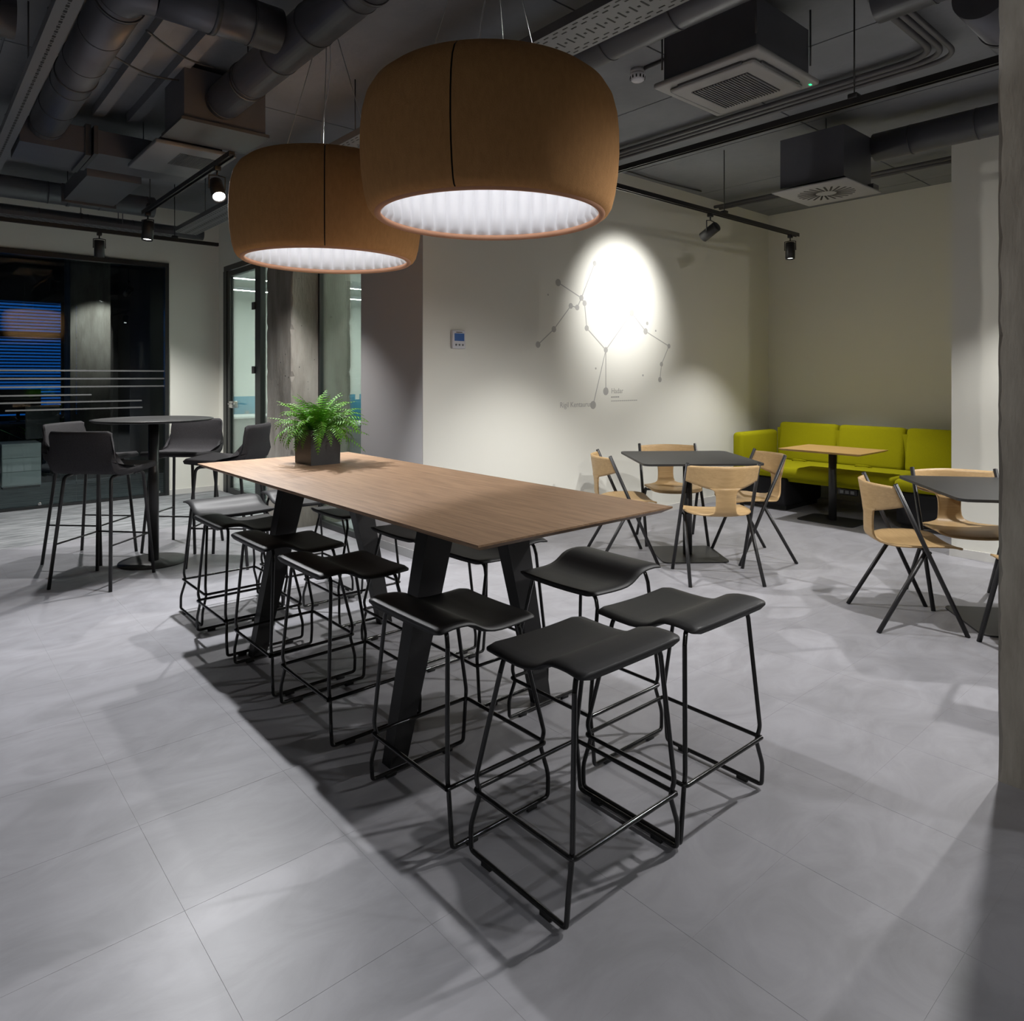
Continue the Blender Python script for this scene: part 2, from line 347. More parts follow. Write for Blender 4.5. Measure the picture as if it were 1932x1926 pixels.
# ------------------------------------------------------------------ stools
def make_stool():
    root = empty('bar_stool')
    hz = .598; prof = [(0, .034), (.05, .039), (.12, .042), (.2, .042), (.28, .039), (.35, .030), (.41, .016), (.47, .005), (.53, -.001), (.62, -.004), (.75, -.004), (.88, -.002), (1, 0)]
    def zz(s):
        for (a, za), (b, zb) in zip(prof, prof[1:]):
            if s <= b: return za+(zb-za)*(s-a)/(b-a)
        return 0
    NS, NV = 40, 14; u0, u1 = -.222, .165; W = .212; r = .018; vs = []; fs = []
    rows = []
    for i in range(NS+1):
        s = .5-.5*math.cos(math.pi*i/NS); u = u0+(u1-u0)*s; d = min(u-u0, u1-u)
        wv = W*(1-.045*s)-(r-math.sqrt(max(0, r*r-(r-min(d, r))**2)) if d < r else 0)
        rows.append((u, s, wv))
    for side in (1, -1):
        for u, s, wv in rows:
            for j in range(NV+1):
                v = -1+2*j/NV; z = hz+zz(s)-.006*(1-v*v)*(1 if s > .4 else .3)
                e = .007*min(1, max(0, 1-(1-abs(v))*8))
                vs.append((u, v*wv, z+(.010-e if side > 0 else -.010+e)))
    m = (NS+1)*(NV+1)
    for i in range(NS):
        for j in range(NV):
            a = i*(NV+1)+j; b = a+NV+1; fs += [(a, a+1, b+1, b), (m+a, m+b, m+b+1, m+a+1)]
    for i in range(NS):
        a = i*(NV+1); b = a+NV+1; fs.append((a, b, m+b, m+a)); a += NV; b += NV; fs.append((a, m+a, m+b, b))
    for j in range(NV): fs.append((j, m+j, m+j+1, j+1)); k = NS*(NV+1)+j; fs.append((k, k+1, m+k+1, m+k))
    MB().add(vs, fs, True).build('seat', 'stool_seat', root)
    T = .0072
    for u_t, u_r, u_f, zt in ((-.172, -.193, -.192, .622), (.12, .19, .192, .582)):
        MB().tube(bend([(u_t, -.178, zt-.045), (u_t*.97, -.165, zt), (u_t*.97, .165, zt), (u_t, .178, zt-.045)], .035, 5), T, 8, False).build('seat_support', 'black_gloss', root)
        for s in (-1, 1):
            ur = u_r; sg = 1 if u_r > 0 else -1
            pts = bend([(u_t, s*.178, zt-.045), (ur+sg*.003, s*.210, .215), (ur-sg*.004, s*.204, .182), (ur-sg*.006, s*.204, .165), (u_f+sg*.004, s*.226, .085), (u_f, s*.228, T+.008), (u_f-sg*.03, s*.228, T+.008)], .02, 4)
            MB().tube(pts, T, 8, False).build('leg', 'black_gloss', root)
    for s in (-1, 1):
        ru = MB().tube([(-.165, s*.228, T+.008), (.165, s*.228, T+.008)], T, 8, False).build('runner', 'black_gloss', root)
        for u in (-.12, .12): MB().rbox(u-.02, u+.02, s*.228-.007, s*.228+.007, 0, T+.008, .002, 1).build('foot_pad', 'dark', ru)
    q = [(-.2, -.213, .181), (.197, -.213, .181), (.197, .213, .181), (-.2, .213, .181)]
    MB().tube(bend([q[0]]+q[1:]+[q[0]], .014, 3)[:-1]+[q[0]], T*.95, 8, False).build('footrest', 'black_gloss', root)
    return root
st0 = make_stool(); used = []
SG = 'saddle seat stools around the long oak table'
stools = [(1.470, 1.413, 90, 'black saddle seat stool at table end farthest from the fern, on the glass wall side'),
          (1.945, 1.415, 90, 'black saddle seat stool at table end farthest from the fern, on the square tables side'),
          (1.397, 1.875, 0, 'black saddle seat stool, fourth from the fern along the bar table side of long table'),
          (1.395, 2.62, 0, 'black saddle seat stool, third from the fern along the bar table side of long table'),
          (1.395, 3.16, 0, 'black saddle seat stool, second from the fern along the bar table side of long table'),
          (1.398, 3.728, 0, 'black saddle seat stool, first from the fern along the bar table side of long table'),
          (2.03, 1.898, 180, 'black saddle seat stool, fourth from the fern along the thermostat wall side of long table'),
          (1.995, 2.50, 180, 'black saddle seat stool, third from the fern along the thermostat wall side of long table'),
          (1.995, 3.02, 180, 'black saddle seat stool, second from the fern along the thermostat wall side of long table'),
          (2.0, 3.73, 180, 'black saddle seat stool, first from the fern along the thermostat wall side of long table'),
          (1.475, 4.21, -90, 'black saddle seat stool at the fern end of long table, nearer the round bar table'),
          (1.95, 4.24, -90, 'black saddle seat stool at the fern end of long table, nearer the concrete column')]
for i, (x, y, a, lb) in enumerate(stools):
    o = st0 if i == 0 else copy_tree(st0)
    o.location = (x, y, 0); o.rotation_euler[2] = R(a); tag(o, lb, 'stool', SG)
# ------------------------------------------------------------------ wooden chairs
def make_chair():
    root = empty('dining_chair'); T = .0122
    for s in (-1, 1):
        y = s*.245
        MB().tube([(-.135, y*.98, .80), (.222, y*1.03, .0)], T, 10).build('back_stile', 'black_metal', root)
        MB().tube([(.032, y-s*.026, .445), (-.222, y*1.0, .0)], T, 10).build('rear_leg', 'black_metal', root)
    MB().tube([(.040, -.24, .436), (.040, .24, .436)], .009, 8).build('cross_rail', 'black_metal', root)
    # moulded ply shell: seat -> neck -> curved back band
    def solid(rows, th, sm=True):
        n = len(rows[0]); vs = []; fs = []
        P = [[Vector(p) for p in r] for r in rows]
        def nrm(i, j):
            a = P[min(i+1, len(P)-1)][j]-P[max(i-1, 0)][j]; b = P[i][min(j+1, n-1)]-P[i][max(j-1, 0)]; c = a.cross(b); return c.normalized() if c.length > 1e-9 else Vector((0, 0, 1))
        for k in (1, -1):
            for i in range(len(P)):
                for j in range(n): vs.append(P[i][j]+nrm(i, j)*th*.5*k)
        m = len(P)*n
        for i in range(len(P)-1):
            for j in range(n-1):
                a = i*n+j; b = a+n; fs += [(a, b, b+1, a+1), (m+a, m+a+1, m+b+1, m+b)]
        for i in range(len(P)-1): a = i*n; b = a+n; fs.append((a, a+m, b+m, b)); a += n-1; b += n-1; fs.append((a, b, b+m, a+m))
        for j in range(n-1): fs.append((j, j+1, m+j+1, m+j)); k = (len(P)-1)*n+j; fs.append((k, m+k, m+k+1, k+1))
        return vs, fs
    # profile (u, z, half width) along the shell centre line
    pr = [(.235, .432, .150), (.228, .436, .185), (.21, .441, .205), (.16, .447, .215), (.08, .448, .222), (.0, .445, .225), (-.05, .443, .215), (-.095, .443, .185), (-.130, .447, .140), (-.158, .456, .100), (-.176, .472, .078),
          (-.186, .496, .069), (-.192, .53, .066), (-.197, .57, .066), (-.201, .600, .069), (-.205, .625, .079), (-.208, .642, .105)]
    NV = 16; rows = []
    def bowl(u, z, v, k): return u
    for u, z, hw in pr:
        row = []
        for j in range(NV+1):
            v = hw*(-1+2*j/NV); lift = .018*(v/.22)**2 if z < .47 else 0
            f = 0 if z < .5 else .142*(abs(v)/.242)**1.9*min(1, (z-.5)/.1)
            row.append((u+f, v, z+lift))
        rows.append(row)
    vs, fs = solid(rows, .011); MB().add(vs, fs, True).build('seat_shell', 'oak_ply', root)
    rows = []
    for i in range(9):
        s = i/8; row = []
        for j in range(25):
            v = .242*(-1+2*j/24); k = abs(v)/.242
            zb = .618+.062*k**1.6; zt = .788-.004*k; z = zb+(zt-zb)*s
            uc = -.203-.022*(z-.62)/.17; ue = -.135+(.80-z)*.446-.006
            row.append((uc+(ue-uc)*k**1.9, v, z))
        rows.append(row)
    vs, fs = solid(rows, .011); MB().add(vs, fs, True).build('backrest', 'oak_ply', root)
    return root
ch0 = make_chair(); CG = 'oak shell chairs around the square tables'
chairs = [(4.23, 2.712, 50, ''),
          (4.14, 3.49, -37, ''), (4.935, 2.852, 146, ''), (4.9, 3.585, 230, ''), (4.302, 1.549, -49, ''), (4.914, 1.431, 219, ''), (4.225, .825, 39, '')]
clab = ['oak shell chair facing the lit wall across the square table beside it',
        'oak shell chair on the long oak table side of square table beside the lit wall',
        'oak shell chair backing onto the lime sofa at square table beside the lit wall',
        'oak shell chair between the lit wall and the square table beside it',
        'oak shell chair facing the column-side square table, between the two square tables',
        'oak shell chair at column-side square table with its back to the white wall pier',
        'oak shell chair half hidden behind the free standing concrete column']
for i, (x, y, a, _) in enumerate(chairs):
    o = ch0 if i == 0 else copy_tree(ch0)
    o.location = (x, y, 0); o.rotation_euler[2] = R(a); tag(o, clab[i], 'chair', CG)
# ------------------------------------------------------------------ pedestal tables
def square_table(x, y, a, lb):
    r = tag(empty('square_table', (x, y, 0), R(a)), lb, 'table', 'black square pedestal tables')
    MB().prism(rrect(-.44, .44, -.44, .44, .055), .742, .757).build('table_top', 'table_black', r)
    MB().prism(rrect(-.10, .10, -.10, .10, .01), .734, .7415).build('top_plate', 'black_metal', r)
    MB().tube([(0, 0, .009), (0, 0, .734)], .035, 24).build('column', 'black_metal', r)
    MB().prism(rrect(-.25, .25, -.25, .25, .05), 0, .009).build('base_plate', 'table_black', r)
square_table(4.592, 3.205, -38.5, 'square black pedestal table beside the spotlit wall')
square_table(4.68, 1.13, 39.2, 'square black pedestal table beside the free standing concrete column')
r = tag(empty('sofa_table', (6.72, 3.05, 0)), 'low rectangular oak pedestal table in front of lime sofa', 'table')
MB().add([(-.31, -.385, .685), (.31, -.385, .685), (.31, .385, .685), (-.31, .385, .685), (-.31, -.385, .68), (.31, -.385, .68), (.31, .385, .68), (-.31, .385, .68), (-.285, -.36, .665), (.285, -.36, .665), (.285, .36, .665), (-.285, .36, .665)],
        [(0, 1, 2, 3), (8, 11, 10, 9)]+[(i, i+4, (i+1) % 4+4, (i+1) % 4) for i in range(4)]+[(i+4, i+8, (i+1) % 4+8, (i+1) % 4+4) for i in range(4)]).build('table_top', 'oak_small', r)
MB().tube([(0, 0, .01), (0, 0, .664)], .036, 24).build('column', 'black_metal', r)
MB().prism(rrect(-.2, .2, -.27, .27, .05), 0, .01).build('base_plate', 'table_black', r)
r = tag(empty('round_bar_table', (1.424, 5.70, 0)), 'tall round black bar table on disc base', 'table')
MB().lathe([(0, 1.066), (.39, 1.066), (.412, 1.064), (.413, 1.06), (.39, 1.048), (0, 1.046)], 64).build('table_top', 'table_black', r)
MB().tube([(0, 0, .012), (0, 0, 1.046)], .036, 24).build('column', 'black_metal', r)
MB().lathe([(0, .0), (.235, 0), (.238, .006), (.235, .011), (.05, .013), (0, .013)], 48).build('base_plate', 'table_black', r)
# ------------------------------------------------------------------ upholstered bar chairs
def make_barchair():
    root = empty('bar_chair')
    prof = [(.215, .752), (.225, .772), (.205, .79), (.12, .782), (.0, .775), (-.1, .775), (-.165, .785), (-.2, .815), (-.222, .87), (-.24, .95), (-.252, 1.01), (-.262, 1.028), (-.28, 1.022), (-.284, 1.0), (-.270, .92), (-.25, .83), (-.225, .77), (-.18, .742), (-.08, .735), (.1, .74)]
    n = len(prof); vs = []; fs = []; ws = [-.225, -.222, -.205, -.12, 0, .12, .205, .222, .225]; k = len(ws)
    for wi, v in enumerate(ws):
        e = {0: .965, 1: .99}.get(min(wi, k-1-wi), 1)
        for (u, z) in prof:
            cu, cz = (-.06, .765) if z < .8 else (-.245, z); f = .0
            uu = u if e == 1 else cu+(u-cu)*e if z < .8 else u+(0 if e == 1 else (.008 if u < -.255 else -.004))
            taper = 1-.05*max(0, (z-.8)/.22)
            wrap = .03*(v/.225)**2*max(0, min(1, (z-.8)/.12))
            vs.append((uu+wrap, v*taper, z if z < 1.0 or e == 1 else z-.012))
    for i in range(k-1):
        for j in range(n): a = i*n+j; b = i*n+(j+1) % n; fs.append((a, b, b+n, a+n))
    # close the sides with strips between inner and outer profile
    for base in (0, (k-1)*n):
        for j in range(n//2-1): fs.append((base+j, base+j+1, base+n-2-j, base+(n-1-j) % n))
    MB().add(vs, fs, True).build('shell', 'fabric', root)
    T = .0115
    for s in (-1, 1):
        MB().tube(bend([(-.10, s*.165, .728), (-.17, s*.165, .722), (-.245, s*.215, 0)], .05, 5), T, 10).build('leg', 'black_metal', root)
        MB().tube(bend([(.06, s*.165, .728), (.155, s*.168, .722), (.205, s*.215, 0)], .05, 5), T, 10).build('leg', 'black_metal', root)
        MB().tube([(-.10, s*.165, .728), (.06, s*.165, .728)], T*.9, 8).build('seat_rail', 'black_metal', root)
        MB().tube([(-.215, s*.193, .285), (.185, s*.193, .285)], .006, 8).build('side_stretcher', 'black_metal', root)
    MB().tube([(.185, -.193, .285), (.185, .193, .285)], .006, 8).build('footrest', 'black_metal', root)
    return root
b0 = make_barchair(); BG = 'upholstered bar chairs around the round bar table'
bars = [(1.051, 5.405, 42.5, 'charcoal upholstered bar chair at round table, its back to the open tiled floor'),
        (1.11, 6.125, -45, 'charcoal upholstered bar chair at round table, its back to the dark glass wall'),
        (1.72, 6.03, 225, 'charcoal upholstered bar chair at round table, its back to the white wall strip'),
        (1.84, 5.35, 137, 'charcoal upholstered bar chair at round table, its back to the concrete column')]
for i, (x, y, a, lb) in enumerate(bars):
    o = b0 if i == 0 else copy_tree(b0)
    o.location = (x, y, 0); o.rotation_euler[2] = R(a); tag(o, lb, 'bar chair', BG)
# ------------------------------------------------------------------ sofa
sf = tag(empty('sofa', (6.82, 3.05, 0)), 'lime green three seat sofa with dark block feet in the niche', 'sofa')
def cushion(name, x0, x1, y0, y1, z0, z1, r, m='lime', M=None, par=sf): return MB().rbox(x0, x1, y0, y1, z0, z1, r, 4, M).build(name, m, par)
for s in (-1, 1):
    MB().rbox(.0, .80, min(s*.524, s*1.13), max(s*.524, s*1.13), .04, .335, .035, 3).build('foot_block', 'fabric_dark', sf)
    MB().box(.06, .74, min(s*.55, s*1.1), max(s*.55, s*1.1), 0, .05).build('plinth', 'dark', sf)
    cushion('armrest', .0, .78, min(s*1.015, s*1.14), max(s*1.015, s*1.14), .33, .775, .045)
MB().box(.06, .8, -1.0, 1.0, .300, .338).build('seat_frame', 'lime', sf)
cushion('seat_cushion', -.03, .70, -.51, 1.01, .338, .455, .05); cushion('seat_cushion', -.03, .70, -1.01, -.512, .338, .455, .05)
for i in range(3):
    y0 = 1.01-.673*(i+1); Mx = Matrix.Translation((.70, 0, .45)) @ Matrix.Rotation(R(9), 4, 'Y')
    b = cushion('back_cushion', .0, .20, y0+.003, y0+.670, -.02, .425, .045, M=Mx)
    yc = y0+.34
    MB().tube(bend([(.60, yc-.085, .452), (.55, yc-.05, .472), (.55, yc+.05, .472), (.60, yc+.085, .452)], .04, 4), .008, 6).build('pull_loop', 'lime', b)
MB().box(.76, .98, -1.02, 1.02, .0+.33, .80).build('back_panel', 'lime', sf)
MB().rbox(.055, .10, -.16, .02, .235, .295, .006, 2).build('power_module', 'black_metal', sf)
for yy in (-.12, -.07, -.02): MB().box(.05, .056, yy-.017, yy+.017, .25, .28).build('socket', 'tray', sf)
# ------------------------------------------------------------------ fern
pp = atZ(600, 874, TH); PXc, PYc = 1.745, 3.645
pl = tag(empty('planter', (PXc, PYc, TH)), 'square dark planter standing on the oak table', 'planter')
MB().add([(-.085, -.1, 0), (.085, -.1, 0), (.085, .1, 0), (-.085, .1, 0), (-.088, -.103, .19), (.088, -.103, .19), (.088, .103, .19), (-.088, .103, .19), (-.08, -.095, .19), (.08, -.095, .19), (.08, .095, .19), (-.08, .095, .19), (-.08, -.095, .16), (.08, -.095, .16), (.08, .095, .16), (-.08, .095, .16)],
    [(3, 2, 1, 0)]+[(i, (i+1) % 4, (i+1) % 4+4, i+4) for i in range(4)]+[(i+4, (i+1) % 4+4, (i+1) % 4+8, i+8) for i in range(4)]+[(i+8, (i+1) % 4+8, (i+1) % 4+12, i+12) for i in range(4)]).build('pot', 'planter', pl)
MB().box(-.08, .08, -.095, .095, .155, .165).build('soil', 'soil', pl)
fe = tag(empty('fern', (PXc, PYc, TH+.165)), 'bushy green fern growing in the square dark planter', 'plant')
def frond(az, el, L, droop):
    P = []; n = 17; p = Vector((.03*math.cos(az), .03*math.sin(az), 0)); e = el
    for i in range(n+1):
        P.append(p.copy()); d = Vector((math.cos(az)*math.cos(e), math.sin(az)*math.cos(e), math.sin(e))); p += d*L/n; e -= droop/n*(.4+1.2*i/n)
        if p.z < -.158 and e < 0: p.z = max(p.z, -.16); e = max(e, -.02)
    side = Vector((-math.sin(az), math.cos(az), 0)); vs = []; fs = []; sp = L/n; tw = rnd.uniform(-.5, .5)
    for i in range(2, n+1):
        t = i/n; ll = .040*min(1, t*3.2)*(1-t**2.2)**.8*(L/.24)+.003
        ax = (P[i]-P[i-1]).normalized(); up = side.cross(ax)
        for sgn in (-1, 1):
            dd = (side*sgn*.93+up*tw*sgn*.5+ax*.34+Vector((0, 0, -.22-.25*rnd.random()))).normalized(); w = sp*.235; q = len(vs); b = P[i]
            vs += [b-ax*w*.8, b+dd*ll*.45-ax*w, b+dd*ll+ax*w*.3, b+dd*ll*.5+ax*w*.9, b+ax*w*.8]; fs.append((q, q+1, q+2, q+3, q+4))
    o = MB().add(vs, fs).build('frond', 'fern_leaf', fe)
    MB().tube(P, .0010, 4, False).build('stalk', 'fern_stem', o)
rnd = random.Random(11); NF = 120
for k in range(NF):
    a = k*2.39996+rnd.uniform(-.3, .3); tt = k/NF
    el = R(88-62*tt**.8)+rnd.uniform(-.2, .2); L = .16+.12*rnd.random()+.03*(1-abs(tt-.5)*2)
    frond(a, el, L, R(70+75*tt)+rnd.uniform(-.3, .6))
for a, el, L, dr in ((R(-115), R(25), .27, R(150)), (R(-150), R(25), .24, R(150)), (R(-38), R(15), .26, R(50)), (R(-52), R(0), .28, R(60)), (R(150), R(35), .25, R(40)), (R(140), R(62), .27, R(55)), (R(-85), R(80), .24, R(40)), (R(120), R(78), .26, R(60)), (R(-40), R(35), .27, R(60)), (R(-20), R(30), .26, R(60))): frond(a, el, L, dr)
# ------------------------------------------------------------------ pendant lamps
def pendant(x, y, lb, seam0):
    zb = 1.985; r = tag(empty('pendant_lamp', (x, y, zb)), lb, 'pendant lamp', 'drum pendants over the long oak table')
    outer = [(.432, .0), (.446, .006), (.458, .025), (.470, .07), (.480, .14), (.485, .22), (.484, .30), (.478, .36), (.464, .415), (.440, .455), (.405, .483), (.36, .498), (.30, .503)]
    for i in range(3):
        a0 = seam0+i*2*math.pi/3; g = .0058
        MB().lathe(outer, 40, a0+g, a0+2*math.pi/3-g).build('shade_panel', 'shade_felt', r)
    MB().lathe([(ro-.012, z) for ro, z in outer], 64).build('shade_backing', 'dark', r)
    MB().lathe([(.434, .002), (.429, -.006), (.419, -.008), (.411, -.004), (.409, .004), (.412, .012), (.418, .016)], 96).build('rim', 'rim_felt_lit', r)
    npl = 42; mod = lambda a, j: 1-.05*abs(math.sin(a*npl/2))**.6*(1 if j else 0)
    MB().lathe([(.417, .015), (.420, .035), (.430, .10), (.436, .22), (.430, .33), (.40, .40)], npl*8, mod=mod).build('pleated_lining', 'lining', r)
    MB().lathe([(.40, .40), (.39, .405), (0, .41)], 64).build('top_lining', 'lining', r)
    MB().lathe([(.0, .375), (.30, .375), (.30, .395), (0, .395)], 48).build('light_disc', 'diffuser', r)
    MB().lathe([(.30, .503), (0, .50)], 48).build('top_cover', 'shade_felt', r)
    for i in range(3):
        a = i*2*math.pi/3
        MB().tube([(.30*math.cos(a), .30*math.sin(a), .50), (.012*math.cos(a), .012*math.sin(a), CZ-zb-.03)], .0019, 5).build('suspension_wire', 'steel_wire', r)
    MB().tube(bend([(-.02, .03, .50), (.0, .07, .72), (.03, .02, 1.0), (.01, 0, CZ-zb-.03)], .12, 6), .0035, 6).build('power_cord', 'white_plastic', r)
    MB().lathe([(0, CZ-zb-.04), (.05, CZ-zb-.04), (.055, CZ-zb-.02), (.055, CZ-zb), (0, CZ-zb)], 24).build('ceiling_rose', 'black_metal', r)
    return r
view = lambda x, y: math.atan2(-y, -x)
pendant(1.69, 2.066, 'brown felt drum pendant lamp above table end farthest from the fern', view(1.69, 2.066)-.26)
pendant(1.69, 3.41, 'brown felt drum pendant lamp hanging closest to the fern', view(1.69, 3.41)-.03)
# ------------------------------------------------------------------ track lights
TZ = 2.75
def track(name, p0, p1, lb, hang=()):
    t = tag(empty(name, p0), lb, 'light track'); d = Vector(p1)-Vector(p0); ax = 'x' if abs(d.x) > abs(d.y) else 'y'; L = d.length
    a, b = (min(0, d.x), max(0, d.x)) if ax == 'x' else (min(0, d.y), max(0, d.y))
    bx = (lambda a, b, w0, w1, z0, z1: (a, b, w0, w1, z0, z1)) if ax == 'x' else (lambda a, b, w0, w1, z0, z1: (w0, w1, a, b, z0, z1))
    MB().box(*bx(a, b, -.018, -.012, 0, .034)).box(*bx(a, b, .012, .018, 0, .034)).box(*bx(a, b, -.012, .012, .014, .034)).build('rail', 'black_metal', t)
    for h in hang:
        q = Vector((h, 0, 0)) if ax == 'x' else Vector((0, h, 0))
        MB().tube([q+Vector((0, 0, .034)), q+Vector((0, 0, CZ-p0[2]))], .004, 6).build('hanger_rod', 'black_metal', t)
        MB().rbox(q.x-.028, q.x+.028, q.y-.024, q.y+.024, .03, .055, .004, 1).build('hanger_clip', 'black_metal', t)
    return t
track('light_track', (3.3, 3.36, TZ), (6.65, 3.36, TZ), 'black light track running along the spotlit wall', (.5, 2.05))
track('light_track', (3.635, -4.5, TZ), (3.635, 3.32, TZ), 'long black light track crossing under the ceiling cassette', (1.5, 3.5, 6.04))
track('light_track', (1.56, 4.45, TZ), (1.56, 6.55, TZ), 'black light track above the round bar table', (1.9,))
track('light_track', (-4.5, 7.62, TZ), (2.53, 7.62, TZ), 'black light track in front of the dark glass wall', (.6, 2.5, 4.6, 6.6))
track('light_track', (-1.4, -4.5, TZ), (-1.4, 5.8, TZ), 'added black light track for fill spotlights over the open tiled floor', (.6, 4, 8, 9.9))  # unseen track, added to carry the fill spots
track('light_track', (5.82, -4.5, TZ), (5.82, 1.25, TZ), 'black light track beside the white wall pier', (.6, 3, 5.6))
def spot(x, y, aim, power, cone, blend, lb, zt=TZ, lens='lens', col=(1, .97, .93), size=.03):
    r = tag(empty('track_spotlight', (x, y, zt)), lb, 'spotlight', 'black cylinder track spotlights')
    MB().rbox(-.02, .02, -.02, .02, -.03, 0, .004, 2).build('track_adapter', 'black_metal', r)
    MB().tube([(0, 0, -.03), (0, 0, -.06)], .006, 8).build('stem', 'black_metal', r)
    piv = Vector((0, 0, -.15)); d = (Vector(aim)-(Vector((x, y, zt))+piv)).normalized(); q = d.to_track_quat('-Z', 'Y').to_matrix().to_4x4()
    M = Matrix.Translation(piv) @ q
    def L(o): o.matrix_local = M; return o
    L(MB().lathe([(.0, .075), (.040, .075), (.044, .07), (.044, -.085), (.040, -.085), (.038, -.070)], 28).build('housing', 'black_metal', r))
    L(MB().lathe([(0, -.072), (.037, -.072)], 24).build('lens', lens, r))
    yk = Vector(q.to_3x3() @ Vector((.05, 0, 0)))
    MB().tube([(0, 0, -.058), piv+yk*1.0+Vector((0, 0, .085)), piv+yk], .0045, 6).tube([(0, 0, -.058), piv-yk+Vector((0, 0, .085)), piv-yk], .0045, 6).build('yoke', 'black_metal', r)
    l = bpy.data.lights.new('spot_beam', 'SPOT'); l.energy = power; l.spot_size = R(cone); l.spot_blend = blend; l.color = col; l.shadow_soft_size = size
    lo = bpy.data.objects.new('spot_beam', l); COL.objects.link(lo); lo.parent = r; lo.matrix_local = Matrix.Translation(piv+d*.095) @ q
    return r
NEU = (1, .985, .97)
spot(5.14, 3.36, (5.2, 4.378, 2.08), 210, 84, 1.0, 'spotlight tilted at the constellation wall', col=NEU)
spot(6.5, 3.36, (6.35, 3.3, 0), 250, 96, .6, 'spotlight pointing down at the track end beside the sofa', lens='lens_dim', col=NEU)
spot(3.72, 3.36, (3.75, 3.3, 0), 210, 90, .7, 'downward spotlight on the lit wall track, at its end away from the sofa', col=NEU)
spot(1.56, 4.72, (1.35, 2.4, 0), 520, 120, .45, 'glaring spotlight aimed along the long oak table', lens='lens', col=(.98, .985, 1))
spot(1.56, 6.42, (1.35, 6.2, 0), 180, 90, .5, 'downward spotlight above the round bar table', lens='lens_dim', col=NEU)
spot(1.43, 7.62, (1.5, 7.85, 0), 300, 120, .6, 'downward spotlight in front of the dark glass wall', lens='lens_dim', col=NEU)
sh = spot(2.36, 5.3, (1.2, 5.8, 0), 250, 130, .5, 'spotlight under the wide cable tray near the concrete column', lens='lens_dim', col=NEU)
MB().tube([(0, 0, 0), (0, 0, .2)], .008, 8).build('drop_rod', 'black_metal', sh)
spot(3.635, .84, (3.1, 1.4, 0), 270, 140, .4, 'spotlight on the long track beside the free standing column', col=NEU)
spot(3.635, -1.2, (2.2, .2, 0), 110, 96, .6, 'added fill spotlight on the long track past the free standing column', col=(.96, .98, 1))  # fill lamp added out of view to brighten the foreground floor
spot(5.82, .75, (4.5, 1.3, 0), 290, 112, .4, 'spotlight on the track beside the white wall pier', col=NEU)
spot(-1.4, 1.0, (-1.0, 1.0, 0), 200, 84, .9, 'added fill spotlight over the open floor opposite the long table', col=(.96, .98, 1))  # unseen fill lamp added to lift the open floor by the long table
spot(-1.4, 4.2, (-1.0, 4.2, 0), 200, 84, .9, 'added fill spotlight over the open floor opposite the round table', col=(.96, .98, 1))  # unseen fill lamp added to lift the open floor by the round table
spot(-1.4, -2.6, (2.83, .42, 1.35), 560, 44, .9, 'added fill spotlight aimed across the floor at the free standing column', col=(1, .96, .9))  # lamp added behind the camera only to light the near column
spot(-1.4, -1.4, (-.2, -.6, 0), 180, 84, .9, 'added fill spotlight over the open floor behind the stools', col=(.96, .98, 1))  # fill lamp added behind the camera for the foreground
# ------------------------------------------------------------------ ceiling services
def duct(p0, p1, r, lb, bands=(), cap=True, name='round_duct'):
    a, b = Vector(p0), Vector(p1); d = (b-a).normalized(); o = empty(name, tuple(a)); tag(o, lb, 'duct', 'round ventilation ducts under the slab')
    MB().tube([(0, 0, 0), b-a], r, 40).build('duct_body', 'duct', o)
    L = (b-a).length; n = int(L/.42)
    sm = MB()
    me = None
    for i in range(1, n+1):
        c = d*(i*.42); ring = MB().tube([c-d*.004, c+d*.004], r+.0025, 40).build('seam_ring', 'duct_band', o)
    for t in bands:
        c = d*t; MB().tube([c-d*.012, c+d*.012], r+.006, 40).build('hanger_band', 'duct_band', o)
        z = CZ-a.z-c.z
        if z > r: MB().tube([c+Vector((0, 0, r)), c+Vector((0, 0, z))], .004, 6).build('hanger_rod', 'duct_band', o)
    return o
duct((1.53, -3.5, 3.1), (1.53, 4.519, 3.1), .108, 'round duct running over the long oak table', (6.2, 7.6))
duct((.86, 3.41, 3.1), (1.421, 3.41, 3.1), .106, 'short branch duct joining the duct above the oak table', (.25,))
d3 = duct((.755, 3.53, 3.1), (.755, 5.715, 3.1), .106, 'round duct beside the slotted steel channel', (.05, 1.1))
el = MB().tube([(.105*(1-math.cos(R(a))), -.12-.0*a+.12*(1-math.sin(R(a)))-.0, 0) for a in range(0, 91, 10)], .106, 32, False).build('duct_elbow', 'duct', d3)
duct((-4.0, 4.16, 3.12), (.42, 4.16, 3.12), .10, 'round duct ending at the slotted steel channel', (4.2,))
duct((-4.0, 7.80, 3.10), (1.95, 7.80, 3.10), .10, 'round duct in front of the far wall above the track', (3.2, 5.2))
duct((-4.0, 8.35, 2.99), (2.6, 8.35, 2.99), .062, 'slim pipe duct hugging the far white wall', (4.0, 5.4))
duct((2.735, -3.5, 3.1), (2.735, 4.3, 3.1), .10, 'round duct beside the wide perforated cable tray', (4.0,))
duct((3.46, -3.5, 3.14), (3.46, 1.36, 3.14), .10, 'round duct stub above the ceiling cassette', ())
duct((3.75, 1.02, 3.15), (5.47, 1.02, 3.15), .12, 'round duct crossing behind the free standing column', (.4,))
duct((5.6, -3.5, 3.12), (5.6, 2.215, 3.12), .105, 'round duct feeding the swirl diffuser box', (4.6,))
